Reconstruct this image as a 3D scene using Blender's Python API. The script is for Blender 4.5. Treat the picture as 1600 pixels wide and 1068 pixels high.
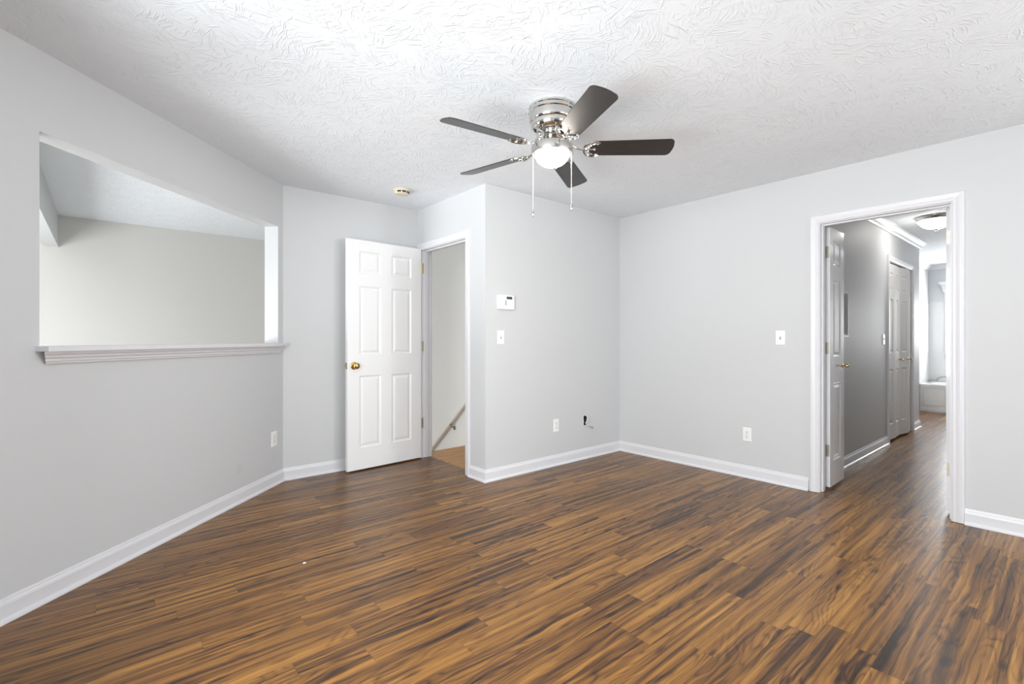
import bpy, bmesh, math, random
from mathutils import Vector, Matrix

for o in list(bpy.data.objects):
    bpy.data.objects.remove(o, do_unlink=True)
SC = bpy.context.scene
COL = SC.collection
R = math.radians

# ------------------------------------------------------------------ measured plan (metres)
# X runs along the wall with the keypad, Y along the wall with the double doors; camera stands at 0,0
YAW, CAM_H, F_PX, HOR = 0.8685104, 1.164, 755.02, 530.15
H = 2.44
X1, Y1 = 1.135, 4.270          # corner of the angled wall and the wall behind the open door
X2, Y3 = 2.385, 3.156          # outer corner between stair door and keypad wall
X4 = 4.156                     # wall with the double doors
PHI = 0.7670607                # direction of the angled wall
T = 0.115                      # wall thickness
XW, YS = -0.40, -3.80          # walls behind the camera
YH, XHE = 1.405, 8.27          # hall side wall and its end
XB = 10.92                     # bathroom end wall
YF = 6.80                      # far wall of the stair hall
XF = -2.60                     # foyer window wall
XS = 3.40                      # stair handrail wall
ZL = -2.70                     # lower storey floor

# ------------------------------------------------------------------ camera
cam_d = bpy.data.cameras.new('camera')
cam = bpy.data.objects.new('camera', cam_d)
COL.objects.link(cam)
cam.location = (0, 0, CAM_H)
cam.rotation_euler = (R(90), 0, YAW - R(90))
cam_d.sensor_width = 36
cam_d.lens = 36 * F_PX / 1600
cam_d.shift_y = (HOR - 534) / 1600
cam_d.clip_start = 0.02
SC.camera = cam

# ------------------------------------------------------------------ world, exposure, daylight at the windows, one added fill
vs = SC.view_settings
vs.view_transform = 'Standard'
vs.look = 'None'
vs.gamma = 1.0
vs.use_curve_mapping = False
vs.exposure = -0.13
w = bpy.data.worlds.new('sky')
SC.world = w
w.use_nodes = True
bg = w.node_tree.nodes['Background']
bg.inputs[0].default_value = (0.80, 0.90, 1.0, 1)
bg.inputs[1].default_value = 1.0

def area(name, loc, direction, sx, sy, power, color):
    d = bpy.data.lights.new(name, 'AREA')
    d.shape = 'RECTANGLE'
    d.size, d.size_y = sx, sy
    d.energy = power
    d.color = color
    o = bpy.data.objects.new(name, d)
    COL.objects.link(o)
    o.location = loc
    o.rotation_euler = Vector(direction).to_track_quat('-Z', 'Y').to_euler()
    return o

DAY = (0.945, 0.978, 1.0)
area('daylight_west_window', (XW - 0.75, 0.88, 1.15), (1, 0.12, -0.30), 2.4, 2.1, 372, DAY)
area('daylight_south_window', (2.40, YS - 0.20, 1.40), (-0.12, 1, 0.62), 1.8, 1.5, 64, DAY)
area('added_fill_right', (X4 + 0.30, -2.1, 1.40), (-1, 0.75, 0.25), 1.7, 1.5, 165, DAY)  # added fill that brightens the angled left wall; no such source seen
area('daylight_bathroom_window', (XB + 0.18, 0.98, 1.42), (-1, 0, 0), 0.95, 0.95, 88, (0.97, 0.985, 1.0))
area('daylight_foyer_window', (XF - 0.18, 4.5, 0.2), (1, 0.05, 0.0), 2.4, 2.2, 240, (0.965, 0.985, 1.0))

# ------------------------------------------------------------------ node helper
class NT:
    def __init__(self, name):
        self.m = bpy.data.materials.new(name)
        self.m.use_nodes = True
        self.t = self.m.node_tree
        self.b = self.t.nodes['Principled BSDF']
    def n(self, typ, ins=None, **props):
        nd = self.t.nodes.new(typ)
        for k, v in props.items():
            setattr(nd, k, v)
        for k, v in (ins or {}).items():
            self.set(nd.inputs[k], v)
        return nd
    def set(self, sock, v):
        if isinstance(v, bpy.types.NodeSocket):
            self.t.links.new(v, sock)
        else:
            sock.default_value = v
    def math(self, op, a, b=0.0, c=None):
        nd = self.t.nodes.new('ShaderNodeMath')
        nd.operation = op
        self.set(nd.inputs[0], a)
        self.set(nd.inputs[1], b)
        if c is not None:
            self.set(nd.inputs[2], c)
        return nd.outputs[0]
    def xyz(self, x, y, z=0.0):
        return self.n('ShaderNodeCombineXYZ', {0: x, 1: y, 2: z}).outputs[0]
    def noise(self, vec, scale=1.0, detail=2.0, rough=0.5, dist=0.0):
        return self.n('ShaderNodeTexNoise', {'Vector': vec, 'Scale': scale, 'Detail': detail, 'Roughness': rough, 'Distortion': dist}).outputs[0]
    def ramp(self, fac, stops, interp='LINEAR'):
        nd = self.t.nodes.new('ShaderNodeValToRGB')
        cr = nd.color_ramp
        cr.interpolation = interp
        while len(cr.elements) < len(stops):
            cr.elements.new(0.5)
        for e, (p, c) in zip(cr.elements, stops):
            e.position = p
            e.color = (c[0], c[1], c[2], 1) if not isinstance(c, float) else (c, c, c, 1)
        self.set(nd.inputs[0], fac)
        return nd.outputs[0]
    def mix(self, fac, a, b, blend='MIX'):
        nd = self.t.nodes.new('ShaderNodeMix')
        nd.data_type = 'RGBA'
        nd.blend_type = blend
        self.set(nd.inputs[0], fac)
        self.set(nd.inputs[6], a)
        self.set(nd.inputs[7], b)
        return nd.outputs[2]
    def bump(self, height, strength=0.3, dist=0.01):
        nd = self.n('ShaderNodeBump', {'Height': height, 'Strength': strength, 'Distance': dist})
        self.set(self.b.inputs['Normal'], nd.outputs[0])
    def p(self, **kw):
        for k, v in kw.items():
            self.set(self.b.inputs[k.replace('_', ' ')], v)

def srgb(r, g, b):
    f = lambda c: (c / 255 / 12.92) if c / 255 <= 0.04045 else ((c / 255 + 0.055) / 1.055) ** 2.4
    return (f(r), f(g), f(b), 1)

def simple(name, col, rough=0.5, metal=0.0, bump=0.0, bscale=200, coat=0.0, spec=0.5):
    m = NT(name)
    m.p(Base_Color=col, Roughness=rough, Metallic=metal)
    m.b.inputs['Specular IOR Level'].default_value = spec
    if coat:
        m.p(Coat_Weight=coat, Coat_Roughness=0.08)
    if bump:
        v = m.n('ShaderNodeTexCoord').outputs['Object']
        m.bump(m.noise(v, bscale, 3), bump, 0.002)
    return m.m

def wall_mat(name, col, stains=()):
    m = NT(name)
    v = m.n('ShaderNodeTexCoord').outputs['Object']
    big = m.noise(v, 1.3, 2)
    c = m.mix(m.math('MULTIPLY', big, 0.12), col, tuple(x * 0.93 for x in col[:3]) + (1,))
    for (px, pz, rad, amt) in stains:      # scuffs and patched spots, wall coordinates
        s = m.n('ShaderNodeSeparateXYZ', {0: v})
        dx = m.math('SUBTRACT', s.outputs[0], px)
        dz = m.math('SUBTRACT', s.outputs[2], pz)
        d = m.math('SQRT', m.math('ADD', m.math('MULTIPLY', dx, dx), m.math('MULTIPLY', dz, dz)))
        f = m.n('ShaderNodeMapRange', {0: d, 1: rad, 2: rad * 0.7, 3: 0.0, 4: amt}).outputs[0]
        c = m.mix(f, c, srgb(150, 150, 153))
    m.p(Base_Color=c, Roughness=0.55)
    m.b.inputs['Specular IOR Level'].default_value = 0.35
    m.bump(m.noise(v, 260, 3), 0.10, 0.001)
    return m.m

GREY = srgb(209, 210.3, 211.3)
M_WALL = wall_mat('grey_wall_paint', GREY)
M_WALL_L = wall_mat('grey_wall_paint_scuffed', GREY, [(-0.545, 0.237, 0.045, 0.10), (-0.125, 0.225, 0.05, 0.05)])
M_FOYER = wall_mat('warm_grey_wall_paint', srgb(209, 207, 203))
M_TRIM = simple('white_trim_paint', srgb(224, 224, 227), 0.36)
M_DOOR = simple('white_door_paint', srgb(246, 246, 246), 0.36)
M_FOLD = simple('matte_white_door_paint', srgb(228, 227, 225), 0.6, spec=0.3)
M_GLOSS = simple('glossy_white_door_paint', srgb(228, 229, 231), 0.10, coat=0.5)
M_PLASTIC = simple('white_plastic', srgb(244, 244, 242), 0.30)
M_IVORY = simple('aged_ivory_plastic', srgb(222, 214, 192), 0.45)
M_BLACK = simple('black_plastic', (0.01, 0.01, 0.01, 1), 0.4)
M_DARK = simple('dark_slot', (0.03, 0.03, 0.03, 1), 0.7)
M_SLOT = simple('grey_slot', srgb(140, 140, 140), 0.6)
M_SCREEN = simple('grey_display', srgb(72, 74, 76), 0.2)
M_FAINT = simple('pale_grey_plastic', srgb(234, 235, 237), 0.4)
M_BRASS = simple('polished_brass', srgb(214, 178, 104), 0.16, 1.0)
M_OLDBRASS = simple('dull_brass', srgb(150, 138, 110), 0.35, 1.0)
M_HINGE = simple('worn_nickel_hinge', srgb(176, 172, 156), 0.4, 1.0)
M_CHROME = simple('polished_nickel', srgb(212, 210, 206), 0.07, 1.0)
M_BRUSH = simple('brushed_nickel', srgb(200, 198, 193), 0.26, 1.0)
M_TUB = simple('white_acrylic', srgb(242, 242, 240), 0.12, coat=0.3)
M_TILE = simple('white_tub_surround', srgb(224, 224, 224), 0.18)
M_RAIL = simple('cream_handrail_paint', srgb(214, 208, 196), 0.35)
M_PANEL = simple('grey_board', srgb(186, 188, 188), 0.5)
M_FOYERFLOOR = simple('pale_foyer_tile', srgb(188, 186, 182), 0.4)
M_CHAIN = simple('cream_chain', srgb(225, 220, 205), 0.35, 0.4)

def emit_glass(name, col, strength):
    m = NT(name)
    m.p(Base_Color=(0.95, 0.94, 0.92, 1), Roughness=0.25)
    m.b.inputs['Emission Color'].default_value = col
    m.b.inputs['Emission Strength'].default_value = strength
    return m.m
M_BOWL = emit_glass('lit_frosted_glass', (1.0, 0.92, 0.81, 1), 80.0)
M_HALLGLASS = emit_glass('lit_alabaster_glass', (1.0, 0.97, 0.92, 1), 27.0)

def glass():
    m = NT('window_glass')
    t = m.t
    tr = t.nodes.new('ShaderNodeBsdfTransparent')
    gl = t.nodes.new('ShaderNodeBsdfGlossy')
    gl.inputs['Roughness'].default_value = 0.02
    mx = t.nodes.new('ShaderNodeMixShader')
    mx.inputs[0].default_value = 0.06
    t.links.new(tr.outputs[0], mx.inputs[1])
    t.links.new(gl.outputs[0], mx.inputs[2])
    t.links.new(mx.outputs[0], t.nodes['Material Output'].inputs[0])
    return m.m
M_GLASS = glass()

def ceiling_mat():
    m = NT('brushed_texture_ceiling')
    v = m.n('ShaderNodeTexCoord').outputs['Object']
    warp = m.n('ShaderNodeTexNoise', {'Vector': v, 'Scale': 5.0, 'Detail': 2.0})
    vw = m.n('ShaderNodeVectorMath', {0: v, 1: m.n('ShaderNodeVectorMath', {0: warp.outputs[1], 'Scale': 0.10}, operation='SCALE').outputs[0]}, operation='ADD').outputs[0]
    hs = None
    for k, (sc, off) in enumerate(((7.5, 0.0), (9.0, 3.7), (6.4, 8.1))):
        vo = m.n('ShaderNodeVectorMath', {0: vw, 1: (off, off * 1.7, 0)}, operation='ADD').outputs[0]
        vr = m.n('ShaderNodeTexVoronoi', {'Vector': vo, 'Scale': sc, 'Randomness': 1.0}, voronoi_dimensions='2D')
        loc = m.n('ShaderNodeVectorMath', {0: vo, 1: vr.outputs['Position']}, operation='SUBTRACT').outputs[0]
        hue = m.n('ShaderNodeSeparateColor', {0: vr.outputs['Color']}).outputs[0]
        ang = m.math('MULTIPLY', hue, 6.283)
        rot = m.n('ShaderNodeVectorRotate', {'Vector': loc, 'Angle': ang}, rotation_type='Z_AXIS').outputs[0]
        s = m.n('ShaderNodeSeparateXYZ', {0: rot})
        # strokes fan out and curve a little
        curve = m.math('MULTIPLY', m.math('MULTIPLY', s.outputs[0], s.outputs[0]), 1.6)
        yy = m.math('ADD', s.outputs[1], curve)
        n = m.noise(m.xyz(m.math('MULTIPLY', s.outputs[0], 11.0), m.math('MULTIPLY', yy, 92.0), m.math('MULTIPLY', hue, 40.0)), 1.0, 2.0, 0.55)
        ridge = m.n('ShaderNodeMapRange', {0: n, 1: 0.54, 2: 0.70, 3: 0.0, 4: 1.0}, interpolation_type='SMOOTHSTEP').outputs[0]
        fade = m.n('ShaderNodeMapRange', {0: vr.outputs['Distance'], 1: 0.75, 2: 0.25, 3: 0.0, 4: 1.0}, interpolation_type='SMOOTHSTEP').outputs[0]
        h = m.math('MULTIPLY', ridge, fade)
        hs = h if hs is None else m.math('MAXIMUM', hs, h)
    fine = m.noise(v, 90, 3)
    hgt = m.math('ADD', hs, m.math('MULTIPLY', fine, 0.12))
    m.p(Base_Color=srgb(236, 240, 244), Roughness=0.75)
    m.b.inputs['Specular IOR Level'].default_value = 0.25
    m.bump(hgt, 0.60, 0.0045)
    return m.m
M_CEIL = ceiling_mat()

def floor_mat():
    m = NT('walnut_laminate')
    v = m.n('ShaderNodeTexCoord').outputs['Object']
    s = m.n('ShaderNodeSeparateXYZ', {0: v})
    X, Y = s.outputs[0], s.outputs[1]
    W, L = 0.0965, 0.92
    yr = m.math('DIVIDE', m.math('ADD', Y, 0.091), W)
    row = m.math('FLOOR', yr)
    rr = m.n('ShaderNodeTexWhiteNoise', {'W': m.math('MULTIPLY', row, 1.37)}, noise_dimensions='1D').outputs[0]
    xo = m.math('DIVIDE', m.math('ADD', X, m.math('MULTIPLY', rr, 3.1)), L)
    col = m.math('FLOOR', xo)
    wn = m.n('ShaderNodeTexWhiteNoise', {'Vector': m.xyz(row, col, 0.37)}, noise_dimensions='3D')
    r1 = wn.outputs[0]
    rc = m.n('ShaderNodeSeparateColor', {0: wn.outputs[1]})
    r2, r3 = rc.outputs[0], rc.outputs[1]
    gx = m.math('ADD', X, m.math('MULTIPLY', r1, 60.0))
    gy = m.math('ADD', Y, m.math('MULTIPLY', r2, 31.0))
    # slow wander of the grain, stronger in some planks
    wv = m.noise(m.xyz(m.math('MULTIPLY', gx, 1.7), m.math('MULTIPLY', gy, 8.0)), 1.0, 3.0, 0.5)
    amp = m.math('MULTIPLY_ADD', m.math('POWER', r3, 2.0), 0.075, 0.015)
    gyw = m.math('ADD', gy, m.math('MULTIPLY', m.math('SUBTRACT', wv, 0.5), amp))
    streak = m.noise(m.xyz(m.math('MULTIPLY', gx, 1.0), m.math('MULTIPLY', gyw, 46.0), m.math('MULTIPLY', r3, 9)), 1.0, 5.0, 0.62)
    fibre = m.noise(m.xyz(m.math('MULTIPLY', gx, 5.0), m.math('MULTIPLY', gyw, 230.0)), 1.0, 2.0)
    # cathedral figure: growth rings bent by a stretched noise
    cn = m.noise(m.xyz(m.math('MULTIPLY', gx, 1.5), m.math('MULTIPLY', gyw, 7.0), m.math('MULTIPLY', r2, 5)), 1.0, 2.0, 0.45)
    ph = m.math('ADD', m.math('MULTIPLY', gyw, 16.0), m.math('MULTIPLY', cn, 7.5))
    cont = m.math('ABSOLUTE', m.math('SINE', m.math('MULTIPLY', ph, 6.2832)))
    cont = m.math('POWER', m.math('SUBTRACT', 1.0, cont), 1.6)
    figm = m.n('ShaderNodeMapRange', {0: m.noise(m.xyz(m.math('MULTIPLY', gx, 1.3), m.math('MULTIPLY', gyw, 9.0), 2.7), 1.0, 1.0), 1: 0.42, 2: 0.62, 3: 0.15, 4: 1.0}).outputs[0]
    # broad dark bands
    band = m.noise(m.xyz(m.math('MULTIPLY', gx, 0.85), m.math('MULTIPLY', gyw, 21.0), 4.2), 1.0, 3.0, 0.55)
    bandm = m.n('ShaderNodeMapRange', {0: band, 1: 0.50, 2: 0.70, 3: 0.0, 4: 1.0}).outputs[0]
    # thin dark veins
    vn = m.noise(m.xyz(m.math('MULTIPLY', gx, 0.9), m.math('MULTIPLY', gyw, 24.0), 11.0), 1.0, 3.0, 0.5, 0.2)
    vein = m.math('ABSOLUTE', m.math('SUBTRACT', vn, 0.5))
    vein = m.n('ShaderNodeMapRange', {0: vein, 1: 0.020, 2: 0.0, 3: 0.0, 4: 1.0}).outputs[0]
    # knots
    kv = m.n('ShaderNodeTexVoronoi', {'Vector': m.xyz(m.math('MULTIPLY', gx, 2.1), m.math('MULTIPLY', gyw, 7.5)), 'Scale': 1.0}, voronoi_dimensions='2D').outputs['Distance']
    knot = m.n('ShaderNodeMapRange', {0: kv, 1: 0.11, 2: 0.02, 3: 0.0, 4: 1.0}).outputs[0]
    val = m.math('MULTIPLY_ADD', streak, 1.40, -0.17)
    val = m.math('ADD', val, m.math('MULTIPLY', m.math('SUBTRACT', fibre, 0.5), 0.20))
    val = m.math('SUBTRACT', val, m.math('MULTIPLY', m.math('MULTIPLY', cont, figm), 0.21))
    val = m.math('ADD', val, m.math('MULTIPLY', m.math('SUBTRACT', r1, 0.5), 0.17))
    val = m.math('SUBTRACT', val, m.math('MULTIPLY', bandm, 0.26))
    val = m.math('SUBTRACT', val, m.math('MULTIPLY', vein, 0.17))
    val = m.math('SUBTRACT', val, m.math('MULTIPLY', knot, 0.22))
    c = m.ramp(val, [(0.0, srgb(34, 23, 15)), (0.18, srgb(65, 42, 25)), (0.36, srgb(102, 68, 34)), (0.52, srgb(131, 90, 42)), (0.78, srgb(166, 121, 60))])
    # joints
    fy = m.math('FRACT', yr)
    fx = m.math('FRACT', xo)
    ey = m.math('MULTIPLY', m.math('MINIMUM', fy, m.math('SUBTRACT', 1.0, fy)), W)
    ex = m.math('MULTIPLY', m.math('MINIMUM', fx, m.math('SUBTRACT', 1.0, fx)), L)
    e = m.math('MINIMUM', ey, ex)
    j = m.n('ShaderNodeMapRange', {0: e, 1: 0.0016, 2: 0.0004, 3: 0.0, 4: 1.0}).outputs[0]
    c = m.mix(m.math('MULTIPLY', j, 0.35), c, srgb(40, 25, 15))
    rough = m.math('MULTIPLY_ADD', fibre, 0.12, 0.25)
    m.p(Base_Color=c, Roughness=rough)
    m.b.inputs['Specular IOR Level'].default_value = 0.38
    hgt = m.math('SUBTRACT', m.math('MULTIPLY', fibre, 0.25), j)
    m.bump(hgt, 0.08, 0.001)
    return m.m
M_FLOOR = floor_mat()

def oak_mat():
    m = NT('golden_oak_landing')
    v = m.n('ShaderNodeTexCoord').outputs['Object']
    s = m.n('ShaderNodeSeparateXYZ', {0: v})
    g = m.noise(m.xyz(m.math('MULTIPLY', s.outputs[0], 3.0), m.math('MULTIPLY', s.outputs[1], 40.0), s.outputs[2]), 1.0, 4.0)
    c = m.ramp(g, [(0.3, srgb(172, 112, 46)), (0.55, srgb(210, 146, 66)), (0.8, srgb(226, 166, 84))])
    # worn dark flecks along the threshold
    d = m.noise(v, 34, 3)
    near = m.n('ShaderNodeMapRange', {0: s.outputs[0], 1: 2.545, 2: 2.515, 3: 0.0, 4: 1.0}).outputs[0]
    fl = m.math('MULTIPLY', near, m.n('ShaderNodeMapRange', {0: d, 1: 0.56, 2: 0.62, 3: 0.0, 4: 0.8}).outputs[0])
    c = m.mix(fl, c, srgb(70, 46, 26))
    m.p(Base_Color=c, Roughness=0.35)
    return m.m
M_OAK = oak_mat()

def blade_mat():
    m = NT('espresso_blade_veneer')
    v = m.n('ShaderNodeTexCoord').outputs['Object']
    s = m.n('ShaderNodeSeparateXYZ', {0: v})
    g = m.noise(m.xyz(m.math('MULTIPLY', s.outputs[0], 6.0), m.math('MULTIPLY', s.outputs[1], 70.0), 0), 1.0, 4.0)
    c = m.ramp(g, [(0.3, srgb(18, 14, 13)), (0.7, srgb(36, 28, 25))])
    m.p(Base_Color=c, Roughness=0.42, Coat_Weight=0.4, Coat_Roughness=0.30)
    return m.m
M_BLADE = blade_mat()

# ------------------------------------------------------------------ mesh helpers
def obj(name, bm, mat, parent=None, smooth=False, bevel=0.0, seg=2):
    bmesh.ops.recalc_face_normals(bm, faces=bm.faces)
    me = bpy.data.meshes.new(name)
    bm.to_mesh(me)
    bm.free()
    me.materials.append(mat)
    o = bpy.data.objects.new(name, me)
    COL.objects.link(o)
    if parent:
        o.parent = parent
    if smooth:
        for p in me.polygons:
            p.use_smooth = True
        try:
            me.set_sharp_from_angle(angle=R(38))
        except Exception:
            pass
    if bevel:
        b = o.modifiers.new('bevel', 'BEVEL')
        b.width = bevel
        b.segments = seg
        b.limit_method = 'ANGLE'
        b.angle_limit = R(40)
    return o

def tag(o, label, cat=None, group=None, kind=None):
    o['label'] = label
    if cat:
        o['category'] = cat
    if group:
        o['group'] = group
    if kind:
        o['kind'] = kind
    return o

def thing(name, label, cat, loc=(0, 0, 0), rotz=0.0, group=None, kind=None):
    o = bpy.data.objects.new(name, None)
    COL.objects.link(o)
    o.location = loc
    o.rotation_euler = (0, 0, rotz)
    o.empty_display_size = 0.05
    return tag(o, label, cat, group, kind)

def box(bm, x0, x1, y0, y1, z0, z1):
    vs_ = [bm.verts.new(p) for p in ((x0, y0, z0), (x1, y0, z0), (x1, y1, z0), (x0, y1, z0), (x0, y0, z1), (x1, y0, z1), (x1, y1, z1), (x0, y1, z1))]
    for f in ((0, 3, 2, 1), (4, 5, 6, 7), (0, 1, 5, 4), (1, 2, 6, 5), (2, 3, 7, 6), (3, 0, 4, 7)):
        bm.faces.new([vs_[i] for i in f])

def bx(*a):
    bm = bmesh.new()
    box(bm, *a)
    return bm

def prism(bm, pts, z0, z1):
    lo = [bm.verts.new((x, y, z0)) for x, y in pts]
    hi = [bm.verts.new((x, y, z1)) for x, y in pts]
    bm.faces.new(lo[::-1])
    bm.faces.new(hi)
    n = len(pts)
    for i in range(n):
        bm.faces.new((lo[i], lo[(i + 1) % n], hi[(i + 1) % n], hi[i]))

def lathe(bm, prof, seg=48, c=(0, 0, 0), axis='Z'):
    rings = []
    for r, z in prof:
        ring = []
        if r < 1e-6:
            p = (0, 0, z)
            ring = [p]
        else:
            ring = [(r * math.cos(2 * math.pi * k / seg), r * math.sin(2 * math.pi * k / seg), z) for k in range(seg)]
        out = []
        for x, y, zz in ring:
            if axis == 'Y':
                x, y, zz = x, -zz, y      # turned towards -y
            elif axis == 'X':
                x, y, zz = zz, x, y
            out.append(bm.verts.new((x + c[0], y + c[1], zz + c[2])))
        rings.append(out)
    for a, b in zip(rings, rings[1:]):
        if len(a) == 1 and len(b) == 1:
            continue
        if len(a) == 1:
            for k in range(seg):
                bm.faces.new((a[0], b[k], b[(k + 1) % seg]))
        elif len(b) == 1:
            for k in range(seg):
                bm.faces.new((a[k], a[(k + 1) % seg], b[0]))
        else:
            for k in range(seg):
                bm.faces.new((a[k], a[(k + 1) % seg], b[(k + 1) % seg], b[k]))

def tube(bm, pts, r, seg=10, flat=1.0):
    pts = [Vector(p) for p in pts]
    rs = r if isinstance(r, (list, tuple)) else [r] * len(pts)
    rings = []
    up = Vector((0, 0, 1))
    prev = None
    for i, p in enumerate(pts):
        d = (pts[min(i + 1, len(pts) - 1)] - pts[max(i - 1, 0)]).normalized()
        if prev is None:
            a = d.cross(up)
            if a.length < 1e-3:
                a = d.cross(Vector((1, 0, 0)))
        else:
            a = prev - d * prev.dot(d)
        a.normalize()
        prev = a
        b = d.cross(a)
        rings.append([bm.verts.new(p + (a * math.cos(t) + b * math.sin(t) * flat) * rs[i]) for t in (2 * math.pi * k / seg for k in range(seg))])
    for A, B in zip(rings, rings[1:]):
        for k in range(seg):
            bm.faces.new((A[k], A[(k + 1) % seg], B[(k + 1) % seg], B[k]))
    bm.faces.new(rings[0][::-1])
    bm.faces.new(rings[-1])

def spline(pts, n=8):
    pts = [Vector(p) for p in pts]
    out = []
    for i in range(len(pts) - 1):
        p0, p1, p2, p3 = pts[max(i - 1, 0)], pts[i], pts[i + 1], pts[min(i + 2, len(pts) - 1)]
        for k in range(n):
            t = k / n
            out.append(0.5 * ((2 * p1) + (p2 - p0) * t + (2 * p0 - 5 * p1 + 4 * p2 - p3) * t * t + (3 * p1 - p0 - 3 * p2 + p3) * t ** 3))
    out.append(pts[-1])
    return out

def wall_bm(length, height, thick, holes=(), z0=0.0):
    """a wall along local x, its room face at y = 0 (body behind, +y), with rectangular openings (x0,x1,z0,z1)"""
    bm = bmesh.new()
    xs = sorted({0.0, length} | {h[0] for h in holes} | {h[1] for h in holes})
    zs = sorted({z0, height} | {h[2] for h in holes} | {h[3] for h in holes})
    vd = {}
    def V(i, j, k):
        if (i, j, k) not in vd:
            vd[(i, j, k)] = bm.verts.new((xs[i], thick * k, zs[j]))
        return vd[(i, j, k)]
    def solid(i, j):
        if i < 0 or j < 0 or i >= len(xs) - 1 or j >= len(zs) - 1:
            return False
        cx, cz = (xs[i] + xs[i + 1]) / 2, (zs[j] + zs[j + 1]) / 2
        return not any(h[0] < cx < h[1] and h[2] < cz < h[3] for h in holes)
    for i in range(len(xs) - 1):
        for j in range(len(zs) - 1):
            if not solid(i, j):
                continue
            for k in (0, 1):
                bm.faces.new((V(i, j, k), V(i + 1, j, k), V(i + 1, j + 1, k), V(i, j + 1, k)))
            if not solid(i - 1, j):
                bm.faces.new((V(i, j, 0), V(i, j + 1, 0), V(i, j + 1, 1), V(i, j, 1)))
            if not solid(i + 1, j):
                bm.faces.new((V(i + 1, j, 0), V(i + 1, j + 1, 0), V(i + 1, j + 1, 1), V(i + 1, j, 1)))
            if not solid(i, j - 1):
                bm.faces.new((V(i, j, 0), V(i + 1, j, 0), V(i + 1, j, 1), V(i, j, 1)))
            if not solid(i, j + 1):
                bm.faces.new((V(i, j + 1, 0), V(i + 1, j + 1, 0), V(i + 1, j + 1, 1), V(i, j + 1, 1)))
    return bm

def wall(name, loc, rotz, length, label, holes=(), height=H, thick=T, z0=0.0, mat=None):
    o = obj(name, wall_bm(length, height, thick, holes, z0), mat or M_WALL)
    o.location = loc
    o.rotation_euler = (0, 0, rotz)
    return tag(o, label, 'wall', kind='structure')

def struct(name, bm, mat, label, cat, **k):
    return tag(obj(name, bm, mat, **k), label, cat, kind='structure')

# ------------------------------------------------------------------ shell of the room
bm = bmesh.new()
prism(bm, [(XW - T, YS - T), (X4 + 0.06, YS - T), (X4 + 0.06, -0.2), (XB + 0.1, -0.2), (XB + 0.1, 2.4), (X4 + 0.06, 2.4), (X4 + 0.06, Y3 + 0.06),
           (2.485, Y3 + 0.06), (2.485, Y1 + 0.06), (X1, Y1 + 0.06), (XW - T, 2.76)], -0.06, 0.0)
struct('floor', bm, M_FLOOR, 'brown wood-look laminate floor running from the room into the hall', 'floor')
bm = bmesh.new()
prism(bm, [(XW - T, YS - T), (X4 + 0.06, YS - T), (X4 + 0.06, Y3 + 0.06), (X2 + 0.06, Y3 + 0.06), (X2 + 0.06, Y1 + 0.06), (X1 - 0.03, Y1 + 0.06), (XW - T, 2.83)], H, H + 0.08)
struct('ceiling', bm, M_CEIL, 'white brush-textured ceiling of the room with the fan', 'ceiling')
struct('ceiling_hall', bx(X4 + 0.06, XB + 0.2, -0.3, 2.45, H, H + 0.08), M_CEIL, 'white textured ceiling over the hall beyond the double doors', 'ceiling')
bm = bmesh.new()
prism(bm, [(XF - 0.2, 2.83), (XW - T, 2.83), (X1 - 0.03, Y1 + 0.06), (X2 + 0.06, Y1 + 0.06), (X2 + 0.06, Y3 + 0.06), (XS + 0.2, Y3 + 0.06), (XS + 0.2, YF + 0.2), (XF - 0.2, YF + 0.2)], H, H + 0.08)
struct('ceiling_foyer', bm, M_CEIL, 'white textured ceiling seen through the cut-out in the left wall', 'ceiling')

D_LEN = (X1 - XW) / math.cos(PHI)
# angled wall: local x runs from its near end to the corner
dx, dy = math.cos(PHI), math.sin(PHI)
DO = (X1 - dx * D_LEN, Y1 - dy * D_LEN, 0)
OP = (D_LEN - 1.874, D_LEN - 0.071, 1.128, 2.081)
def diag_local(s):
    return D_LEN - s
wl = obj('wall_left', wall_bm(D_LEN, H, T, [OP]), M_WALL_L)
# paint coordinates are measured from the corner
for v_ in wl.data.vertices:
    v_.co.x -= D_LEN
wl.location = (X1, Y1, 0)
wl.rotation_euler = (0, 0, PHI)
tag(wl, 'angled grey left wall with a wide cut-out above a white ledge', 'wall', kind='structure')

wall('wall_back', (X1 - 0.03, Y1, 0), 0, X2 - X1 + 0.03 + T, 'short grey wall behind the open white six-panel door')
wall('wall_stair', (X2, Y1 + 0.0, 0), -R(90), Y1 - Y3, 'narrow grey wall holding the stair doorway', holes=[(Y1 - 4.218, Y1 - 3.417, -0.001, 2.055)])
HOLE = (3.583, 3.642, 0.322, 0.428)
wall('wall_far', (X2 + T, Y3, 0), 0, X4 - X2 - T + T, 'grey far wall with the keypad and the ragged cable hole', holes=[(HOLE[0] - X2 - T, HOLE[1] - X2 - T, HOLE[2], HOLE[3])])
wall('wall_right', (X4, Y3, 0), -R(90), Y3 - YS + T, 'grey right wall holding the double doorway', holes=[(Y3 - 1.308, Y3 - 0.530, -0.001, 2.058), (Y3 + 1.3, Y3 + 2.9, 0.65, 2.15)])  # second opening lets in the added fill light
wall('wall_south', (X4, YS, 0), R(180), X4 - XW, 'grey window wall behind the camera', holes=[(X4 - 3.30, X4 - 1.50, 0.65, 2.15)])
wall('wall_west', (XW, YS - T, 0), R(90), 2.80 - YS + T, 'grey side wall beside the camera with a window', holes=[(0.25 - YS + T, 1.85 - YS + T, 0.65, 2.15)])

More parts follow.
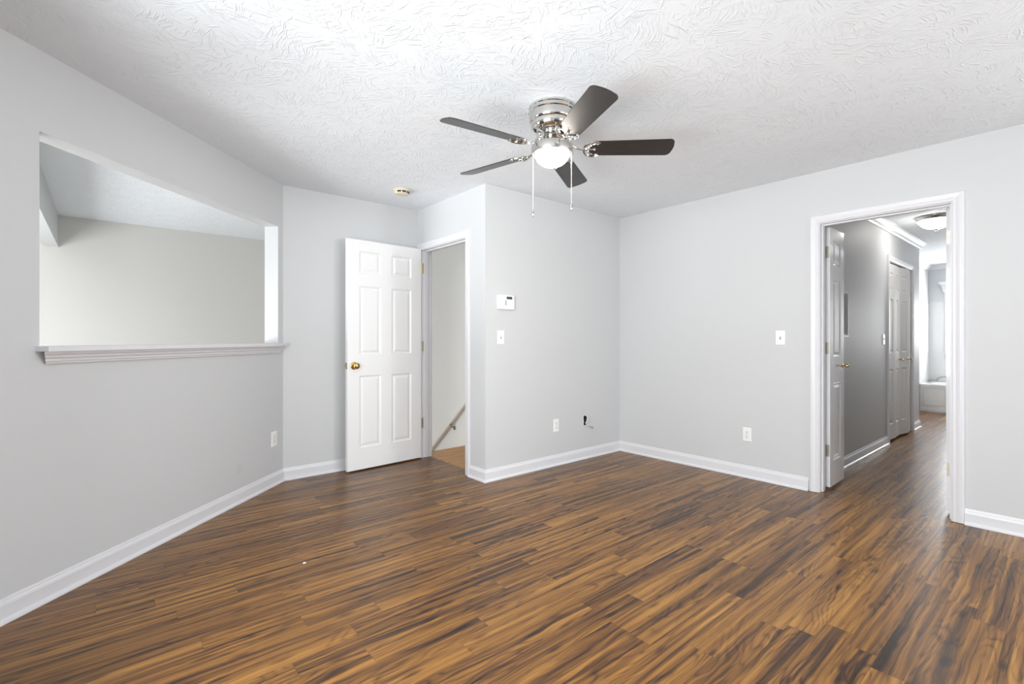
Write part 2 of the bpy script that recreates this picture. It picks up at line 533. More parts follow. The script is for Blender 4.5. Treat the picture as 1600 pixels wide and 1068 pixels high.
# hall and bathroom
XH0 = X4 + T
BF0, BF1 = 6.715, 7.825
wall('wall_hall_left', (XH0, YH, 0), 0, XHE - XH0, 'grey hall wall with the folding closet doors', holes=[(BF0 - 0.018 - XH0, BF1 + 0.018 - XH0, -0.001, 2.058)])
wall('wall_hall_end', (XHE, YH + T, 0), R(90), 0.40, 'short grey return at the end of the hall wall')
wall('wall_bath_left', (XHE - T, 1.73, 0), 0, XB - XHE + T, 'pale bathroom wall at the end of the hall')
wall('wall_bath_end', (XB, 1.90, 0), -R(90), 2.2, 'grey bathroom end wall above the white tub surround', holes=[(1.90 - 1.46, 1.90 - 0.50, 0.95, 1.92)])
wall('wall_hall_right', (XB, 0.40, 0), R(180), XB - XH0, 'grey hall wall hidden behind the right door leaf')
bm = bmesh.new()
box(bm, BF0 - 0.2, BF1 + 0.2, 2.05, 2.10, 0, H)
box(bm, BF0 - 0.2, BF0 - 0.15, YH + T, 2.05, 0, H)
box(bm, BF1 + 0.15, BF1 + 0.2, YH + T, 1.73, 0, H)
struct('wall_closet', bm, M_WALL, 'inside of the hall closet behind the folding doors', 'wall')

# stair hall and foyer
wall('wall_stairwell', (XS, YF, 0), -R(90), YF - Y3 - T, 'warm grey stairwell wall carrying the handrail', z0=ZL, mat=M_FOYER)
wall('wall_foyer_far', (XF, YF, 0), 0, XS - XF, 'warm grey far wall seen through the cut-out', z0=ZL, mat=M_FOYER)
wall('wall_foyer_window', (XF, 2.8, 0), R(90), YF - 2.8, 'warm grey foyer wall with a tall window', z0=ZL, mat=M_FOYER, holes=[(4.5 - 1.2 - 2.8, 4.5 + 1.2 - 2.8, -0.9, 1.3)])
wall('wall_foyer_near', (XW - T, 2.80, 0), R(180), XW - T - XF, 'warm grey foyer wall beside the angled wall', z0=ZL, mat=M_FOYER)
struct('wall_header', bx(-0.465, -0.35, 2.95, YF, 2.112, H), M_WALL, 'white dropped header crossing the ceiling beyond the cut-out', 'wall')
bm = bmesh.new()
prism(bm, [(XF, 2.8), (XS, 2.8), (XS, YF), (XF, YF)], ZL - 0.06, ZL)
struct('floor_foyer', bm, M_FOYERFLOOR, 'pale tile floor of the lower foyer', 'floor')
bm = bmesh.new()
# closes the storey below the room
prism(bm, [(XW - T, 2.83), (X1, Y1 + T), (X2 + T, Y1 + T), (X2 + T, 4.39), (XS, 4.39), (XS, 4.33), (X2 + 0.02, 4.33), (X1 + 0.05, Y1 + 0.04), (XW - T, 2.78)], ZL, -0.061)
struct('wall_lower', bm, M_FOYER, 'foyer wall below the level of the room', 'wall')
struct('floor_landing', bx(2.487, XS, Y3 + T, 4.418, -0.05, -0.006), M_OAK, 'golden oak stair landing behind the open doorway', 'floor', bevel=0.006)
bm = bmesh.new()
for k in range(1, 13):
    z = -0.006 - k * 0.2
    y = 4.39 + (k - 1) * 0.245
    if y > YF - 0.3:
        break
    box(bm, X2 + T + 0.01, XS - 0.002, y, y + 0.275, z - 0.03, z)
    box(bm, X2 + T + 0.01, XS - 0.002, y + 0.0, y + 0.02, z, z + 0.17)
struct('stairs', bm, M_OAK, 'oak stairs going down beyond the landing', 'stairs')

# ------------------------------------------------------------------ trim
BASE_P = [(0, 0), (0.026, 0), (0.026, 0.007), (0.022, 0.015), (0.015, 0.019), (0.013, 0.020), (0.013, 0.072), (0.011, 0.080), (0.0065, 0.086), (0.0055, 0.092), (0.003, 0.099), (0, 0.100)]
CROWN_P = [(0, -0.082), (0.008, -0.082), (0.010, -0.072), (0.018, -0.066), (0.030, -0.044), (0.046, -0.026), (0.054, -0.018), (0.058, -0.010), (0.066, -0.008), (0.066, 0.0), (0, 0)]

def mould(name_of, pts, prof, z, labels, cat, close_ends=True):
    """moulding along a polyline of wall points, room to the right of travel; one mitred object per run"""
    P = [Vector((x, y)) for x, y in pts]
    nrm = []
    for a, b in zip(P, P[1:]):
        d = (b - a).normalized()
        nrm.append(Vector((d.y, -d.x)))
    mit = []
    for i in range(len(P)):
        if i == 0:
            mit.append(nrm[0])
        elif i == len(P) - 1:
            mit.append(nrm[-1])
        else:
            s = nrm[i - 1] + nrm[i]
            mit.append(s / (1 + nrm[i - 1].dot(nrm[i])))
    for i in range(len(P) - 1):
        if name_of[i] is None:
            continue
        bm = bmesh.new()
        A = [bm.verts.new((*(P[i] + mit[i] * o), z + h)) for o, h in prof]
        B = [bm.verts.new((*(P[i + 1] + mit[i + 1] * o), z + h)) for o, h in prof]
        n = len(prof)
        for k in range(n):
            bm.faces.new((A[k], A[(k + 1) % n], B[(k + 1) % n], B[k]))
        bm.faces.new(A)
        bm.faces.new(B[::-1])
        struct(name_of[i], bm, M_TRIM, labels[i], cat)

mould(['baseboard_west', 'baseboard_left', 'baseboard_back'],
      [(XW, YS), (XW, Y1 - dy * D_LEN), (X1, Y1), (X2, Y1)], BASE_P, 0,
      ['white baseboard along the side wall beside the camera', 'white baseboard along the angled left wall', 'white baseboard along the short wall behind the open door'], 'baseboard')
mould(['baseboard_stair', 'baseboard_far', 'baseboard_right'],
      [(X2, 3.374), (X2, Y3), (X4, Y3), (X4, 1.366)], BASE_P, 0,
      ['short white baseboard between stair doorway and wall corner', 'white baseboard under the keypad wall', 'white baseboard left of the double doorway'], 'baseboard')
mould(['baseboard_right_end', 'baseboard_south'],
      [(X4, 0.482), (X4, YS), (XW, YS)], BASE_P, 0,
      ['white baseboard right of the double doorway', 'white baseboard along the window wall behind the camera'], 'baseboard')
mould(['baseboard_hall'], [(XH0, YH), (BF0 - 0.067, YH)], BASE_P, 0, ['white baseboard on the hall wall before the closet'], 'baseboard')
mould(['baseboard_hall_end', 'baseboard_hall_return'], [(BF1 + 0.067, YH), (XHE, YH), (XHE, 1.73)], BASE_P, 0,
      ['white baseboard stub on the hall wall past the closet', 'white baseboard on the return at the hall end'], 'baseboard')
mould(['trim_1', 'trim_2', 'trim_3', 'trim_4', 'trim_5'],
      [(XH0, YH), (XHE, YH), (XHE, 1.73), (XB, 1.73), (XB, 0.40), (XH0, 0.40)], CROWN_P, H,
      ['white crown moulding along the hall wall above the closet', 'white crown moulding on the return at the hall end', 'white crown moulding on the bathroom side wall',
       'white crown moulding on the bathroom end wall', 'white crown moulding hidden along the right hall wall'], 'crown moulding')

CASE_P = [(0.006, 0.0), (0.006, 0.010), (0.012, 0.0135), (0.020, 0.0135), (0.026, 0.0125), (0.032, 0.015), (0.044, 0.018), (0.056, 0.019), (0.063, 0.016), (0.066, 0.008), (0.066, 0.0)]
def casing_bm(bm, x0, x1, zt, y0=0.0, sgn=-1, drop=None):
    """mitred door casing around x0..x1 below zt on the wall face y0"""
    path = lambda o: [(x0 - o, 0.003), (x0 - o, zt + o), (x1 + o, zt + o), (x1 + o, 0.003)]
    rows = [[bm.verts.new((x, y0 + sgn * p, z)) for x, z in path(o)] for o, p in CASE_P]
    n = len(rows)
    for i in range(n):
        a, b = rows[i], rows[(i + 1) % n]
        for k in range(3):
            bm.faces.new((a[k], a[k + 1], b[k + 1], b[k]))
    bm.faces.new([r[0] for r in rows])
    bm.faces.new([r[3] for r in rows])

def door_frame(name, loc, rotz, x0, x1, zt, thick, label, back=True, stop=0.040):
    """jambs, stop and casings of a doorway; opening x0..x1 in the wall's own coordinates"""
    t = 0.018
    bm = bmesh.new()
    casing_bm(bm, x0, x1, zt)
    if back:
        casing_bm(bm, x0, x1, zt, thick, 1)
    for a, b in ((x0 - t, x0), (x1, x1 + t)):
        box(bm, a, b, -0.001, thick + 0.001, 0.002, zt)
    box(bm, x0 - t, x1 + t, -0.001, thick + 0.001, zt, zt + t)
    if stop is not None:
        s0, s1 = stop, stop + 0.035
        box(bm, x0 - 0.002, x0 + 0.011, s0, s1, 0.003, zt - 0.010)
        box(bm, x1 - 0.011, x1 + 0.002, s0, s1, 0.003, zt - 0.010)
        box(bm, x0 - 0.002, x1 + 0.002, s0, s1, zt - 0.011, zt + 0.002)
    o = struct(name, bm, M_TRIM, label, 'door trim')
    o.location = loc
    o.rotation_euler = (0, 0, rotz)
    return o
door_frame('trim_6', (X2, Y1, 0), -R(90), Y1 - 4.200, Y1 - 3.435, 2.037, T, 'white casing and jamb around the stair doorway')
door_frame('trim_7', (X4, Y3, 0), -R(90), Y3 - 1.290, Y3 - 0.548, 2.040, T, 'white casing and jamb around the double doorway to the hall', stop=0.035)
door_frame('trim_8', (XH0, YH, 0), 0, BF0 - XH0, BF1 - XH0, 2.040, T, 'white casing around the hall closet opening', back=False, stop=None)

# ledge in the cut-out
bm = bmesh.new()
S0, S1 = -1.892, -0.036
box(bm, S0, S1, -0.066, -0.0005, 1.112, 1.134)
box(bm, -1.8735, -0.0715, -0.0005, T + 0.03, 1.112, 1.134)
LP = [(0.0, 1.056), (0.012, 1.056), (0.014, 1.064), (0.020, 1.067), (0.022, 1.078), (0.030, 1.083), (0.033, 1.094), (0.042, 1.099), (0.046, 1.112), (0.0, 1.112)]
A = [bm.verts.new((S0 + 0.046 - o, -o, z)) for o, z in LP]
B = [bm.verts.new((S1 - 0.046 + o, -o, z)) for o, z in LP]
for k in range(len(LP)):
    j = (k + 1) % len(LP)
    bm.faces.new((A[k], A[j], B[j], B[k]))
bm.faces.new(A)
bm.faces.new(B[::-1])
o = struct('trim_9', bm, M_TRIM, 'white moulded ledge under the cut-out in the left wall', 'ledge')
o.location = (X1, Y1, 0)
o.rotation_euler = (0, 0, PHI)

# ------------------------------------------------------------------ windows behind the camera and in the far rooms
def window(name, loc, rotz, w_, h_, label, muntins=(2, 2), casing=False):
    t = thing(name, label, 'window', loc, rotz, kind='structure')
    bm = bmesh.new()
    fr = 0.045
    y0, y1 = 0.045, 0.085
    box(bm, 0, fr, y0, y1, 0, h_)
    box(bm, w_ - fr, w_, y0, y1, 0, h_)
    box(bm, fr, w_ - fr, y0, y1, 0, fr)
    box(bm, fr, w_ - fr, y0, y1, h_ - fr, h_)
    box(bm, fr, w_ - fr, y0, y1, h_ / 2 - 0.02, h_ / 2 + 0.02)
    for k in range(1, muntins[0]):
        x = w_ * k / muntins[0]
        box(bm, x - 0.01, x + 0.01, y0 + 0.01, y1 - 0.01, fr, h_ - fr)
    obj('window_frame', bm, M_TRIM, t)
    obj('pane', bx(fr, w_ - fr, 0.062, 0.066, fr, h_ - fr), M_GLASS, t)
    if casing:
        bm = bmesh.new()
        c = 0.06
        box(bm, -c, 0, -0.018, -0.0005, -0.02, h_)
        box(bm, w_, w_ + c, -0.018, -0.0005, -0.02, h_)
        box(bm, -c, w_ + c, -0.018, -0.0005, h_, h_ + 0.05)
        # crown cap
        prof = [(0.0, h_ + 0.05), (0.022, h_ + 0.05), (0.026, h_ + 0.07), (0.045, h_ + 0.15), (0.060, h_ + 0.175), (0.085, h_ + 0.185), (0.085, h_ + 0.225), (0.0, h_ + 0.225)]
        A_ = [bm.verts.new((-c - o_ * 0.8, -o_ - 0.0005, z)) for o_, z in prof]
        B_ = [bm.verts.new((w_ + c + o_ * 0.8, -o_ - 0.0005, z)) for o_, z in prof]
        n = len(prof)
        for k in range(n):
            bm.faces.new((A_[k], A_[(k + 1) % n], B_[(k + 1) % n], B_[k]))
        bm.faces.new(A_)
        bm.faces.new(B_[::-1])
        box(bm, -c - 0.03, w_ + c + 0.03, -0.05, -0.0005, -0.045, -0.02)
        obj('window_casing', bm, M_TRIM, t)
    return t
window('window_1', (XW, 0.25, 0.65), R(90), 1.6, 1.5, 'white sash window in the wall beside the camera')
window('window_2', (3.30, YS, 0.65), R(180), 1.8, 1.5, 'white sash window behind the camera')
window('added_window', (X4, -1.3, 0.65), -R(90), 1.6, 1.5, 'white sash window right of the double doors, unseen, added to light the angled wall')  # unseen window, added so the fill can reach the angled wall
window('window_3', (XB, 1.46, 0.95), -R(90), 0.96, 0.97, 'white bathroom window with a crown-topped casing', casing=True)
window('window_4', (XF, 3.3, -0.9), R(90), 2.4, 2.2, 'tall foyer window beyond the dropped header', muntins=(3, 2))

# ------------------------------------------------------------------ panelled doors
def panel_leaf(w_, h_, t_, cols, rows, x_off=0.0):
    """moulded door leaf: x 0..w_, y 0..t_, z 0..h_; cols / rows are the panel spans"""
    bm = bmesh.new()
    xs = sorted({0.0, w_} | {c for p in cols for c in p})
    zs = sorted({0.0, h_} | {c for p in rows for c in p})
    rings = ((0.0, 0.0), (0.006, 0.0035), (0.013, 0.0085), (0.021, 0.0085), (0.040, 0.0025))
    for side in (0, 1):
        yv = lambda d: d if side == 0 else t_ - d
        for i in range(len(xs) - 1):
            for j in range(len(zs) - 1):
                a, b, c, d = xs[i], xs[i + 1], zs[j], zs[j + 1]
                if (a, b) in cols and (c, d) in rows:
                    prev = None
                    sc = min(1.0, (b - a) / 0.12)
                    for o_, dep in rings:
                        o_ *= sc
                        cur = [bm.verts.new((x, yv(dep), z)) for x, z in ((a + o_, c + o_), (b - o_, c + o_), (b - o_, d - o_), (a + o_, d - o_))]
                        if prev:
                            for k in range(4):
                                bm.faces.new((prev[k], prev[(k + 1) % 4], cur[(k + 1) % 4], cur[k]))
                        prev = cur
                    bm.faces.new(prev)
                else:
                    bm.faces.new([bm.verts.new((x, yv(0), z)) for x, z in ((a, c), (b, c), (b, d), (a, d))])
    for p in (((0, 0), (0, t_)), ((w_, 0), (w_, t_))):
        bm.faces.new([bm.verts.new((p[0][0], y, z)) for y, z in ((0, 0), (t_, 0), (t_, h_), (0, h_))])
    for z in (0, h_):
        bm.faces.new([bm.verts.new((x, y, z)) for x, y in ((0, 0), (w_, 0), (w_, t_), (0, t_))])
    bmesh.ops.remove_doubles(bm, verts=bm.verts, dist=1e-5)
    return bm

KNOB = [(0.0, 0.0), (0.032, 0.0), (0.033, 0.004), (0.028, 0.008), (0.013, 0.010), (0.011, 0.026), (0.014, 0.032), (0.024, 0.038), (0.0275, 0.047), (0.026, 0.056), (0.018, 0.062), (0.0, 0.064)]

# --- stair door, standing open against the short wall
hx, hy = 2.372, 4.214
ex_, ey_ = 1.614, 4.160
DW = 0.758
d1 = thing('door_1', 'open white six-panel door with a brass knob in front of the short wall', 'door', (hx, hy, 0.014), math.atan2(hy - ey_, hx - ex_), kind='structure')
# local x runs back from the hinge (negative), room face looks to -y
LT = 0.035
def shift(bm, x, y, z):
    bmesh.ops.translate(bm, verts=bm.verts, vec=(x, y, z))
    return bm
stile = 0.112
pw = (DW - 3 * stile) / 2 + 0.002
cols = [(stile, stile + pw), (DW - stile - pw, DW - stile)]
rows = [(0.19, 0.83), (1.015, 1.625), (1.735, 1.935)]
obj('leaf', shift(panel_leaf(DW, 2.032, LT, cols, rows), -DW, -LT, 0), M_DOOR, d1, bevel=0.0015)
bm = bmesh.new(); lathe(bm, KNOB, 32, (-DW + 0.062, -LT, 0.920), 'Y')
obj('knob', bm, M_BRASS, d1, smooth=True)
bm = bmesh.new(); lathe(bm, [(r, -z) for r, z in KNOB[:10]] + [(0.0, -0.05)], 32, (-DW + 0.062, 0.0, 0.920), 'Y')
obj('knob', bm, M_BRASS, d1, smooth=True)
bm = bx(-DW - 0.0015, -DW + 0.004, -LT / 2 - 0.012, -LT / 2 + 0.012, 0.892, 0.948)
box(bm, -DW - 0.011, -DW, -LT / 2 - 0.007, -LT / 2 + 0.007, 0.908, 0.932)
obj('latch', bm, M_OLDBRASS, d1, bevel=0.001)
def hinge_barrel(name, parent, x, y, z, mat):
    bm = bmesh.new()
    lathe(bm, [(0.0, -0.050), (0.004, -0.050), (0.0045, -0.046), (0.0065, -0.0455), (0.0065, -0.016), (0.0058, -0.0155), (0.0065, -0.015), (0.0065, 0.015), (0.0058, 0.0155), (0.0065, 0.016), (0.0065, 0.0455), (0.0045, 0.046), (0.004, 0.051), (0, 0.051)], 14, (x, y, z))
    return obj(name, bm, mat, parent, smooth=True)
for z, mt in ((1.845, M_BRASS), (1.085, M_OLDBRASS), (0.335, M_OLDBRASS)):
    hinge_barrel('hinge', d1, 0.006, -LT - 0.004 + 0.0, z, mt)
# strike plate on the jamb opposite
tag(obj('strike_plate', bx(X2 + 0.012, X2 + 0.036, 3.4353, 3.4375, 0.905, 0.962), M_OLDBRASS), 'small metal strike plate on the right jamb of the stair doorway', 'strike plate')

# --- double doors folded into the hall
LW, LH = 0.358, 2.012
lrows = [(0.19, 0.80), (1.005, 1.615), (1.725, 1.92)]
lcols = [(0.085, LW - 0.085)]
def leaf_hinge(parent, y0, y1, z, side):
    """plate on the leaf's hinge edge (x=0) with its barrel at one side"""
    bm = bx(-0.0022, 0.001, y0, y1, z - 0.045, z + 0.045)
    for a, b in ((-0.028, 0.25), (0.0, 0.75), (0.028, 0.25)):
        lathe(bm, [(0.0038, 0.0022), (0.003, 0.0032), (0.0, 0.0034)], 10, (0, 0, 0), 'X')
        vv = [q for q in bm.verts][-21:]
        for q in vv:
            q.co = Vector((-q.co.x, q.co.y + y0 + (y1 - y0) * b, q.co.z + z + a))
    yb = y1 + 0.004 if side > 0 else y0 - 0.004
    lathe(bm, [(0.0, -0.047), (0.006, -0.047), (0.006, 0.047), (0, 0.047)], 12, (-0.002, yb, z))
    box(bm, -0.022, -0.002, yb - 0.001, yb + 0.001, z - 0.043, z + 0.043)
    return obj('hinge', bm, M_HINGE, parent, bevel=0.0)
SMALLKNOB = [(0.0, 0.0), (0.013, 0.0), (0.013, 0.003), (0.006, 0.006), (0.005, 0.020), (0.009, 0.026), (0.0145, 0.032), (0.014, 0.040), (0.008, 0.044), (0.0, 0.045)]
d2 = thing('door_2', 'narrow white three-panel left leaf of the double doors, swung into the hall', 'door', (4.292, 1.264, 0.022), R(1.0), kind='structure')
obj('leaf', panel_leaf(LW, LH, LT, lcols, lrows), M_GLOSS, d2, bevel=0.0015)
for z in (1.82, 1.075, 0.28):
    leaf_hinge(d2, 0.004, LT - 0.001, z, 1)
bm = bmesh.new(); lathe(bm, SMALLKNOB, 24, (LW - 0.045, 0, 0.93), 'Y')
obj('knob', bm, M_BRASS, d2, smooth=True)
d3 = thing('door_3', 'right leaf of the double doors, its hinged edge showing beside the right casing', 'door', (4.292, 0.590, 0.022), 0.0, kind='structure')
obj('leaf', shift(panel_leaf(LW, LH, LT, lcols, lrows), 0, -LT + 0.0, 0), M_GLOSS, d3, bevel=0.0015)
for z in (1.82, 1.075, 0.28):
    leaf_hinge(d3, -LT + 0.001, -0.004, z, -1)
bm = bmesh.new(); lathe(bm, [(r, -z) for r, z in SMALLKNOB], 24, (LW - 0.045, 0, 0.93), 'Y')
obj('knob', bm, M_BRASS, d3, smooth=True)

# --- folding closet doors
FW = (BF1 - BF0 - 0.012) / 4
FT = 0.030
frows = [(0.17, 0.80), (0.985, 1.60), (1.70, 1.90)]
fcols = [(0.062, FW - 0.062)]
def fold_door(name, label, panels, knob_on):
    t = thing(name, label, 'door', (panels[0][0], panels[0][1], 0.028), 0.0, kind='structure')
    for k, (px, py, an) in enumerate(panels):
        bm = panel_leaf(FW - 0.003, 1.995, FT, fcols, frows)
        bmesh.ops.rotate(bm, verts=bm.verts, cent=(0, 0, 0), matrix=Matrix.Rotation(an, 3, 'Z'))
        shift(bm, px - panels[0][0], py - panels[0][1], 0)
        lf = obj('leaf', bm, M_FOLD, t)
        if k == knob_on[0]:
            bm = bmesh.new()
            lathe(bm, SMALLKNOB, 20, (knob_on[1], 0, 0.90), 'Y')
            bmesh.ops.rotate(bm, verts=bm.verts, cent=(0, 0, 0), matrix=Matrix.Rotation(an, 3, 'Z'))
            shift(bm, px - panels[0][0], py - panels[0][1], 0)
            obj('knob', bm, M_BRASS, t, smooth=True)
    return t
yd = YH + 0.012
a1 = R(-2.5)
p2x, p2y = BF0 + 0.004 + FW * math.cos(a1), yd + FW * math.sin(a1)
fold_door('door_4', 'nearer pair of folding white closet doors in the hall, almost shut', [(BF0 + 0.004, yd, a1), (p2x, p2y, -a1)], (1, FW - 0.05))
a2 = R(-9)
q0x = BF0 + 0.006 + 2 * FW * math.cos(a1)
q1x, q1y = q0x + FW * math.cos(a2), yd + FW * math.sin(a2)
fold_door('door_5', 'farther pair of folding white closet doors in the hall, bowed outward', [(q0x, yd, a2), (q1x, q1y, -a2)], (0, FW - 0.05))

# ------------------------------------------------------------------ ceiling fan
fan = thing('ceiling_fan', 'five-blade dark ceiling fan with a polished nickel housing and lit bowl', 'ceiling fan', (1.887, 1.889, H))
bm = bmesh.new()
lathe(bm, [(0.0, -0.0005), (0.124, -0.0005), (0.128, -0.004), (0.129, -0.014), (0.126, -0.018), (0.1265, -0.024), (0.130, -0.028), (0.130, -0.036), (0.1255, -0.041), (0.1255, -0.052),
           (0.1255, -0.078), (0.122, -0.086), (0.117, -0.090), (0.117, -0.106), (0.112, -0.120), (0.103, -0.132), (0.088, -0.142), (0.064, -0.148), (0.0, -0.149)], 72)
obj('motor_housing', bm, M_CHROME, fan, smooth=True)
bm = bmesh.new()
lathe(bm, [(0.0, -0.147), (0.040, -0.147), (0.043, -0.152), (0.045, -0.165), (0.048, -0.185), (0.056, -0.199), (0.062, -0.204), (0.0, -0.205)], 56)
obj('switch_housing', bm, M_CHROME, fan, smooth=True)
bm = bmesh.new()
lathe(bm, [(0.0, -0.203), (0.070, -0.203), (0.104, -0.208), (0.112, -0.213), (0.1145, -0.222), (0.1145, -0.260), (0.113, -0.263), (0.099, -0.263), (0.097, -0.250), (0.0, -0.249)], 72)
obj('light_fitter', bm, M_BRUSH, fan, smooth=True)
bm = bmesh.new()
lathe(bm, [(0.0, -0.252), (0.093, -0.252)] + [(0.094 * math.cos(t), -0.256 - 0.070 * math.sin(t)) for t in [R(x) for x in range(0, 90, 6)]] + [(0.0, -0.326)], 72)
obj('glass_bowl', bm, M_BOWL, fan, smooth=True)
BL_ANG = [29.4 + 72 * k for k in range(5)]
PITCH = R(14)
ZB = -0.228
def blade_bm():
    bm = bmesh.new()
    r0, r1 = 0.205, 0.655
    out = []
    N = 10
    wi, wo = 0.060, 0.069
    # outline: inner end narrow, outer end broad with rounded corners
    pts = []
    for k in range(7):
        t = math.pi / 2 * (1 - k / 6)
        pts.append((r1 - 0.030 + 0.030 * math.cos(t), wo - 0.030 + 0.030 * math.sin(t)))
    tip = pts
    pts2 = [(x, -y) for x, y in tip[::-1]]
    bulge = [(r1 + 0.004, 0.020), (r1 + 0.005, 0.0), (r1 + 0.004, -0.020)]
    inner = []
    for k in range(9):
        t = math.pi / 2 + math.pi * k / 8
        inner.append((r0 + 0.020 + 0.022 * math.cos(t), -wi * math.sin(t) if False else wi * math.sin(math.pi / 2 - math.pi * k / 8) * 1.0))
    outline = tip + bulge + pts2 + [(x, -abs(y)) if False else (x, -y) for x, y in inner]
    th = 0.0055
    top = [bm.verts.new((x, y, th / 2)) for x, y in outline]
    bot = [bm.verts.new((x, y, -th / 2)) for x, y in outline]
    bm.faces.new(top)
    bm.faces.new(bot[::-1])
    n = len(outline)
    for i in range(n):
        bm.faces.new((top[i], top[(i + 1) % n], bot[(i + 1) % n], bot[i]))
    return bm
def bracket_bm():
    bm = bmesh.new()
    # arm from the motor, dipping and turning up under the blade
    arm = spline([(0.070, 0, -0.140), (0.085, 0, -0.158), (0.100, 0, -0.190), (0.125, 0, -0.218), (0.150, 0, -0.230), (0.176, 0, -0.236)], 6)
    tube(bm, arm, [0.008 - 0.0022 * i / (len(arm) - 1) for i in range(len(arm))], 10)
    box(bm, 0.052, 0.094, -0.016, 0.016, -0.150, -0.140)
    def P(r, y, dz=0.0):
        c, s = math.cos(PITCH), math.sin(PITCH)
        return (r, y * c, ZB - 0.006 + dz - y * s)
    # crescent frame with its prongs
    cres = spline([P(0.258, 0.053), P(0.232, 0.061), P(0.203, 0.053), P(0.180, 0.030), P(0.172, 0.0), P(0.180, -0.030), P(0.203, -0.053), P(0.232, -0.061), P(0.258, -0.053)], 6)
    tube(bm, cres, [0.0040 + 0.003 * math.sin(math.pi * i / (len(cres) - 1)) for i in range(len(cres))], 8)
    for sgn in (-1, 1):
        tube(bm, spline([P(0.176, 0.0), P(0.200, 0.014 * sgn), P(0.212, 0.034 * sgn), P(0.225, 0.044 * sgn), P(0.250, 0.050 * sgn)], 5), 0.0035, 8)
    tube(bm, spline([P(0.174, 0.0), P(0.205, 0.0), P(0.236, 0.0)], 5), [0.005] * 8 + [0.0045] * 3, 8)
    for r_, y_ in ((0.245, 0.047), (0.245, -0.047), (0.232, 0.0)):
        x, y, z = P(r_, y_)
        lathe(bm, [(0, -0.005), (0.006, -0.004), (0.007, 0.0), (0.007, 0.004)], 12, (x, y, z))
    return bm
for k, ang in enumerate(BL_ANG):
    b = blade_bm()
    bmesh.ops.rotate(b, verts=b.verts, cent=(0, 0, 0), matrix=Matrix.Rotation(-PITCH, 3, 'X'))
    shift(b, 0, 0, ZB)
    bl = obj('blade', b, M_BLADE, fan, bevel=0.0012)
    bl.rotation_euler = (0, 0, R(ang))
    br = obj('blade_bracket', bracket_bm(), M_CHROME, bl, smooth=True)
def chain(ang, r, zend):
    x, y = r * math.cos(ang), r * math.sin(ang)
    bm = bmesh.new()
    tube(bm, [(x * 0.88, y * 0.88, -0.246), (x, y, -0.252), (x * 1.01, y * 1.01, -0.262), (x * 1.01, y * 1.01, zend + 0.02)], 0.0013, 8)
    z = -0.27
    while z > zend + 0.02:
        lathe(bm, [(0, 0.0022), (0.0020, 0.0012), (0.0020, -0.0012), (0, -0.0022)], 8, (x * 1.01, y * 1.01, z))
        z -= 0.012
    c = obj('pull_chain', bm, M_CHAIN, fan, smooth=True)
    bm = bmesh.new()
    lathe(bm, [(0, 0.024), (0.004, 0.023), (0.005, 0.016), (0.0075, 0.012), (0.0085, 0.002), (0.0085, -0.006), (0.0055, -0.012), (0, -0.013)], 16, (x * 1.01, y * 1.01, zend))
    obj('pull_knob', bm, M_BRUSH, c, smooth=True)
# side directions as seen from the camera
rt = math.atan2(-math.cos(YAW), math.sin(YAW))
chain(rt + R(180) + R(6), 0.105, 1.851 - H)
chain(rt - R(6), 0.105, 1.884 - H)

# ------------------------------------------------------------------ smoke detector
sd = thing('smoke_detector', 'round ivory smoke detector on the ceiling near the stair door', 'smoke detector', (1.945, 3.755, H), R(-20))
bm = bmesh.new()
lathe(bm, [(0, -0.0005), (0.068, -0.0005), (0.070, -0.004), (0.070, -0.012), (0.066, -0.017), (0.0, -0.017)], 48)
obj('base', bm, M_IVORY, sd, smooth=True)
bm = bmesh.new()
lathe(bm, [(0, -0.016), (0.060, -0.016), (0.061, -0.030), (0.056, -0.038), (0.045, -0.042), (0.0, -0.043)], 48)
obj('cover', bm, M_IVORY, sd, smooth=True)
for a_ in (-118, -78, -38, 2):
    bm = bx(0.0585, 0.0618, -0.016, 0.016, -0.033, -0.020)
    bmesh.ops.rotate(bm, verts=bm.verts, cent=(0, 0, 0), matrix=Matrix.Rotation(R(a_), 3, 'Z'))
    obj('vent_slot', bm, M_DARK, sd)

# ------------------------------------------------------------------ wall plates (local: x right, -y out of the wall, z up)
def plate_bm(w_=0.072, h_=0.117):
    bm = bmesh.new()
    a, b = w_ / 2, h_ / 2
    lo = [bm.verts.new((x, -0.0004, z)) for x, z in ((-a, -b), (a, -b), (a, b), (-a, b))]
    mid = [bm.verts.new((x, -0.003, z)) for x, z in ((-a, -b), (a, -b), (a, b), (-a, b))]
    c = 0.004
    hi = [bm.verts.new((x, -0.006, z)) for x, z in ((-a + c, -b + c), (a - c, -b + c), (a - c, b - c), (-a + c, b - c))]
    for p, q in ((lo, mid), (mid, hi)):
        for k in range(4):
            bm.faces.new((p[k], p[(k + 1) % 4], q[(k + 1) % 4], q[k]))
    bm.faces.new(hi)
    bm.faces.new(lo[::-1])
    return bm
def screw(bm, x, z):
    lathe(bm, [(0.0035, 0.0058), (0.003, 0.0070), (0, 0.0072)], 12, (x, 0, z), 'Y')
def light_switch(loc, rotz, label):
    t = thing('light_switch', label, 'light switch', loc, rotz)
    bm = plate_bm()
    obj('plate', bm, M_PLASTIC, t)
    bm = bmesh.new()
    screw(bm, 0, 0.030)
    obj('screw', bm, M_FAINT, t)
    bm = bmesh.new()
    screw(bm, 0, -0.030)
    obj('screw', bm, M_FAINT, t)
    obj('toggle_slot', bx(-0.0055, 0.0055, -0.0066, -0.0055, -0.0125, 0.0125), M_SLOT, t)
    bm = bx(-0.004, 0.004, -0.017, -0.006, 0.000, 0.008)
    bmesh.ops.rotate(bm, verts=bm.verts, cent=(0, -0.006, 0.0), matrix=Matrix.Rotation(R(-22), 3, 'X'))
    obj('toggle', bm, M_PLASTIC, t, bevel=0.001)
    return t
